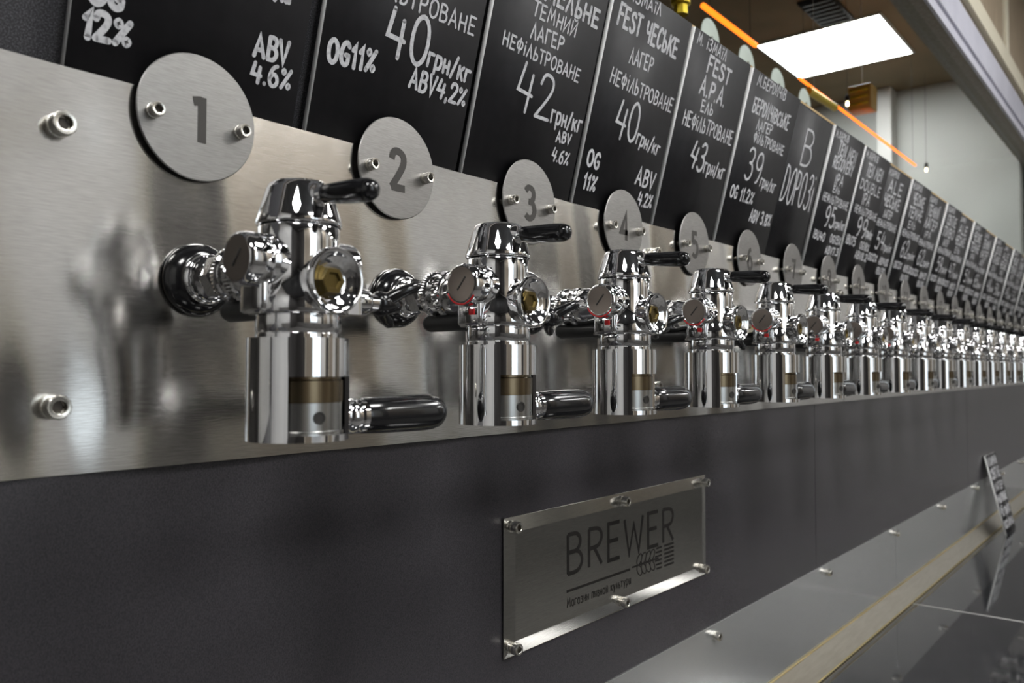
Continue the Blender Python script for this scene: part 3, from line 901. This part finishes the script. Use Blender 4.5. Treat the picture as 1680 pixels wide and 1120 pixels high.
def ell(cx, cz, a, b, rot, w, part=(0, 1)):
    pts = []
    for k in range(21):
        t = 2 * math.pi * (part[0] + (part[1] - part[0]) * k / 20)
        x, z = a * math.cos(t), b * math.sin(t)
        pts.append(Vector((cx + x * math.cos(rot) - z * math.sin(rot), cz + x * math.sin(rot) + z * math.cos(rot))))
    ribbon(bm, pts, w, put, False)
for k in range(4):
    x = 0.287 + k * 0.012
    ell(x + 0.004, 0.0605, 0.0085, 0.0052, 0.85, 0.0014)
    ell(x + 0.004, 0.0455, 0.0085, 0.0052, -0.85, 0.0014)
ribbon(bm, [Vector((0.272, 0.0530)), Vector((0.345, 0.0530))], 0.0022, put, False)
for k in range(6):
    z = 0.0385 + k * 0.0058
    ribbon(bm, [Vector((0.334 + 0.002 * abs(k - 2.5), z)), Vector((0.354, z))], 0.0024, put, False)
    ribbon(bm, [Vector((0.362, z)), Vector((0.390, z))], 0.0028 + 0.0002 * (k % 2), put, False)
link_mesh('ear_of_grain_emblem', bm, 'engraved', pl, 0)

# ------------------------------------------------------------------ SPLASHBACK, COVE TRIM, COUNTER
for k, (a, b, nm) in enumerate([(-1.2, 2.3205, 'polished steel splashback sheet above the counter before the vertical joint'),
                                (2.3235, 5.0, 'polished steel splashback sheet behind the leaning price card')]):
    o = box_obj('splashback', (a, b, -0.0012, 0.0220, 0.905, 1.1033), 'splash_steel', None, 0.0005)
    tag(o, nm, 'splashback', 'steel splashback sheets')
    for j in range(-2, 7):
        bx = 1.2473 + 0.5345 * j
        if a < bx < b:
            add_bolt(o, (bx, -0.0014, 1.0860), 0.0072, 0.0115)
CZ = 0.90
tr = structure(empty('trim_1', (0, 0, CZ)))
bm = bmesh.new()
prof = [(-0.0015, 0.0005), (-0.0290, 0.0005), (-0.0290, 0.0030), (-0.0030, 0.0430), (-0.0015, 0.0430)]
A = [bm.verts.new((-1.2, y, z)) for y, z in prof]
B = [bm.verts.new((5.0, y, z)) for y, z in prof]
for k in range(5):
    bm.faces.new((A[k], A[(k + 1) % 5], B[(k + 1) % 5], B[k]))
bm.faces.new(A); bm.faces.new(B[::-1])
link_mesh('cove_face', bm, 'cove_steel', tr, 20)
for (y, z) in ((-0.0300, 0.0022), (-0.0030, 0.0440)):
    bm = bmesh.new()
    tube(bm, [(-1.2, y, z), (5.0, y, z)], [0.0018, 0.0018], 10)
    link_mesh('edge_bead', bm, 'gold_edge', tr, 60)
ct = empty('countertop', (2.36, -0.28, CZ))
tag(ct, 'polished dark stone countertop below the splashback', 'countertop')
for a, b in ((-3.56, -0.0030), (0.0030, 2.64)):
    bm = bmesh.new(); box(bm, a, b, -0.27, 0.302, -0.04, -0.0004, 0.002)
    link_mesh('slab', bm, 'counter', ct, 20)
bm = bmesh.new(); box(bm, -0.0030, 0.0030, -0.268, 0.302, -0.03, -0.0002)
link_mesh('joint_sealant', bm, 'sealant', ct, 0)
structure(box_obj('wall_counter_base', (-1.2, 5.0, -0.50, 0.0440, 0.001, 0.859), 'dark_wall'))

# ------------------------------------------------------------------ LEANING PRICE CARD on the counter
cl = 0.2955
la = math.atan2(0.0665, 0.2880)
pc = empty('price_card', (3.535, -0.0745, CZ))
pc.rotation_euler = (-la, 0, 0)
tag(pc, 'small black price card leaning against the wall on the counter', 'price card')
bm = bmesh.new(); box(bm, 0, 0.205, 0.0, 0.006, 0.0, cl)
bm.normal_update()
for f in bm.faces:
    f.material_index = 0 if abs(f.normal.y) > 0.9 else 1
link_mesh('card', bm, ['blackboard', 'board_edge'], pc, 0)
bm = bmesh.new()
put = lambda p: Vector((p.x, -0.0003, p.y))
for (s, u0, v0, u1, h, st) in [('М.ХАРКІВ', 14, 256, 190, 28, 6), ('СВІТЛЕ', 18, 206, 188, 34, 8), ('ЛАГЕР', 20, 160, 185, 28, 6), ('ФІЛЬТРОВАНЕ', 12, 116, 194, 28, 6),
                               ('45 грн/кг', 14, 68, 190, 34, 7), ('OG12% ABV4.6%', 12, 22, 194, 26, 5)]:
    write(bm, s, u0 / 1000, v0 / 1000, u1 / 1000, v0 / 1000, h / 1000, st / 1000, put, rnd)
link_mesh('chalk_lettering', bm, 'chalk', pc, 0)

# ------------------------------------------------------------------ COLD ROOM CONTENTS
def led_panel(x0, x1, y0, y1, z, label, group=None):
    r = empty('ceiling_light', ((x0 + x1) / 2, (y0 + y1) / 2, z))
    a, b = (x1 - x0) / 2, (y1 - y0) / 2
    bm = bmesh.new(); box(bm, -a + 0.012, a - 0.012, -b + 0.012, b - 0.012, -0.0085, -0.004)
    link_mesh('diffuser', bm, 'lamp_diffuser', r, 0)
    bm = bmesh.new()
    for q in ((-a, a, -b, -b + 0.012), (-a, a, b - 0.012, b), (-a, -a + 0.012, -b + 0.012, b - 0.012), (a - 0.012, a, -b + 0.012, b - 0.012)):
        box(bm, *q, -0.010, -0.0005)
    link_mesh('frame', bm, 'lamp_frame', r, 0)
    tag(r, label, 'ceiling light', group)
    return r
led_panel(3.98, 4.60, 0.455, 1.065, 3.166, 'square white LED panel glowing on the brown ceiling behind the glass')
# orange light tubes
def light_tube(x0, x1, label, tr=0.0085):
    r = empty('light_tube', ((x0 + x1) / 2, 0.495, 2.602))
    h = (x1 - x0) / 2
    bm = bmesh.new(); lathe(bm, [(0, -h), (tr * 0.7, -h), (tr, -h + 0.004), (tr, h - 0.004), (tr * 0.7, h), (0, h)], axis_matrix((0, 0, 0), (1, 0, 0)), 16)
    link_mesh('tube', bm, 'orange_glow', r, 50)
    bm = bmesh.new()
    for x in (-h + 0.05, h - 0.05):
        tube(bm, [(x, 0, 0.0085), (x, 0, 0.5635)], [0.0008, 0.0008], 6)
    link_mesh('suspension_wire', bm, 'vent_black', r, 50)
    tag(r, label, 'light', 'orange light tubes behind the glass')
light_tube(2.235, 2.635, 'short orange light tube ending at the white LED panel')
light_tube(3.03, 4.74, 'long orange light tube running on past the white LED panel', 0.0055)
# number tags on a rail behind the board
rail = empty('tag_rail', (2.1, 0.262, 2.285))
bm = bmesh.new(); box(bm, -1.0, 2.2, 0.0, 0.02, -0.014, 0.014, 0.002)
link_mesh('rail', bm, 'brass', rail, 40)
bm = bmesh.new()
for x in (-0.9, 0.6, 2.1):
    tube(bm, [(x, 0.01, -0.013), (x, 0.01, -2.284)], [0.006, 0.006], 10)
link_mesh('rail_post', bm, 'lamp_frame', rail, 50)
tag(rail, 'brass rail holding round tags behind the glass', 'rail')
bm = bmesh.new()
lathe(bm, [(0, 0), (0.0465, 0), (0.048, 0.001), (0.048, 0.003), (0.0465, 0.004), (0, 0.004)], axis_matrix((0, 0, 0), (0, -1, 0)), 40)
td = link_mesh('disc', bm, 'tag_white', None, 40)
bm = bmesh.new()
lathe(bm, [(0.0, 0.0041), (0.006, 0.0041), (0.006, 0.0075), (0, 0.0075)], axis_matrix((0, 0, 0), (0, -1, 0)), 16)
ts = link_mesh('stud', bm, 'bolt_steel', None, 40)
for k in range(4):
    r = empty('round_tag', (1.795 + 0.2095 * k, 0.2618, 2.3005))
    tag(r, '%s pale round tag along the rail behind the glass' % ordn[k], 'tag', 'round tags behind the glass')
    for src in (td, ts):
        c = src if k == 0 else src.copy()
        if k:
            COL.objects.link(c)
        c.parent = r
# brass valve cluster above the fourth price board
vc = empty('brass_valve', (1.63, 0.25, 2.30))
bm = bmesh.new(); lathe(bm, [(0, 0), (0.016, 0), (0.016, 0.02), (0.022, 0.024), (0.022, 0.05), (0.013, 0.056), (0.013, 0.075), (0.020, 0.08), (0.020, 0.10), (0, 0.104)], Matrix.Identity(4), 8)
link_mesh('valve_body', bm, 'brass_yellow', vc, 30)
bm = bmesh.new(); lathe(bm, [(0, 0), (0.012, 0), (0.012, 0.03), (0.017, 0.033), (0.017, 0.055), (0, 0.057)], axis_matrix((0, 0, 0.04), (-1, -0.3, 0)), 8)
link_mesh('side_port', bm, 'brass_yellow', vc, 30)
bm = bmesh.new(); box(bm, -0.010, 0.055, -0.010, 0.010, 0.104, 0.112, 0.003)
link_mesh('lever', bm, 'red', vc, 40)
tag(vc, 'yellow brass valve with red lever beside the orange tube end', 'valve')
# pendant bulbs
for k, (x, z, lab) in enumerate([(3.60, 2.640, 'small glowing pendant bulb below the white LED panel'), (4.98, 2.616, 'small glowing pendant bulb by the far end of the orange tube')]):
    r = empty('pendant_bulb', (x, 0.495, z))
    bm = bmesh.new()
    lathe(bm, [(0, -0.004), (0.004, -0.002), (0.0068, 0.003), (0.0062, 0.009), (0.0048, 0.014), (0.0045, 0.018), (0, 0.018)], Matrix.Identity(4), 20)
    link_mesh('bulb', bm, 'warm_bulb', r, 60)
    bm = bmesh.new()
    lathe(bm, [(0, 0.018), (0.009, 0.018), (0.010, 0.022), (0.010, 0.040), (0.004, 0.048), (0.0009, 0.05), (0.0009, 3.166 - z), (0, 3.166 - z)], Matrix.Identity(4), 14)
    link_mesh('socket_and_cord', bm, 'vent_black', r, 40)
    tag(r, lab, 'light', 'pendant bulbs behind the glass')
# yellow pipe bracket and amber box beneath the ceiling
r = empty('amber_box', (3.815, 0.495, 2.72))
bm = bmesh.new(); box(bm, -0.05, 0.05, -0.05, 0.05, -0.055, 0.055, 0.006)
link_mesh('case', bm, 'amber', r, 40)
bm = bmesh.new()
for z in (-0.03, 0.0, 0.03):
    box(bm, -0.0515, -0.0502, -0.038, 0.038, z - 0.006, z + 0.006)
link_mesh('louvre', bm, 'brass_yellow', r, 0)
bm = bmesh.new(); tube(bm, [(0, 0, 0.055), (0, 0, 0.446)], [0.002, 0.002], 10)
link_mesh('hanger_rod', bm, 'lamp_frame', r, 40)
tag(r, 'amber box with slots hanging below the white LED panel', 'box')
r = empty('yellow_pipe', (2.995, 0.40, 2.492))
bm = bmesh.new(); tube(bm, [(-0.14, 0, -0.005), (0.14, 0, 0.005)], [0.014, 0.014], 14)
link_mesh('pipe', bm, 'brass_yellow', r, 60)
bm = bmesh.new(); tube(bm, [(-0.08, 0, 0.010), (-0.08, 0, 0.674)], [0.001, 0.001], 10)
link_mesh('hanger_rod', bm, 'lamp_frame', r, 40)
tag(r, 'short yellow pipe hanging beside the small pendant bulb', 'pipe')
# black ceiling vent
r = empty('ceiling_vent', (3.80, 0.645, 3.166))
bm = bmesh.new(); box(bm, -0.16, 0.16, -0.075, 0.075, -0.012, -0.0005)
link_mesh('grille_frame', bm, 'vent_black', r, 0)
for k in range(7):
    bm = bmesh.new(); box(bm, -0.145 + 0.044 * k, -0.120 + 0.044 * k, -0.065, 0.065, -0.018, -0.0125)
    link_mesh('slat', bm, 'vent_black', r, 0)
tag(r, 'black slatted vent in the brown ceiling beside the LED panel', 'vent')
# grey column against the end wall
c_ = structure(box_obj('wall_column', (5.08, 5.1995, 0.70, 0.78, 0.0, 3.165), 'grey_wall'))

# ------------------------------------------------------------------ CUSTOMER-SIDE CEILING LIGHTS (reflected in the chrome)
for k, (x, y, lab) in enumerate([(-0.9, -1.35, 'above the counter, first along the wall'), (1.2, -1.35, 'above the counter, second along the wall'),
                                 (3.2, -1.35, 'above the counter, third along the wall'),
                                 (0.3, -2.6, 'over the shop aisle, first along the wall'), (2.7, -2.6, 'over the shop aisle, second along the wall'),
                                 (5.1, -2.6, 'over the shop aisle, third along the wall'), (7.2, -2.6, 'over the shop aisle, fourth along the wall')]):
    led_panel(x - 0.3, x + 0.3, y - 0.3, y + 0.3, 3.42, 'square LED panel ' + lab, 'shop ceiling lights')
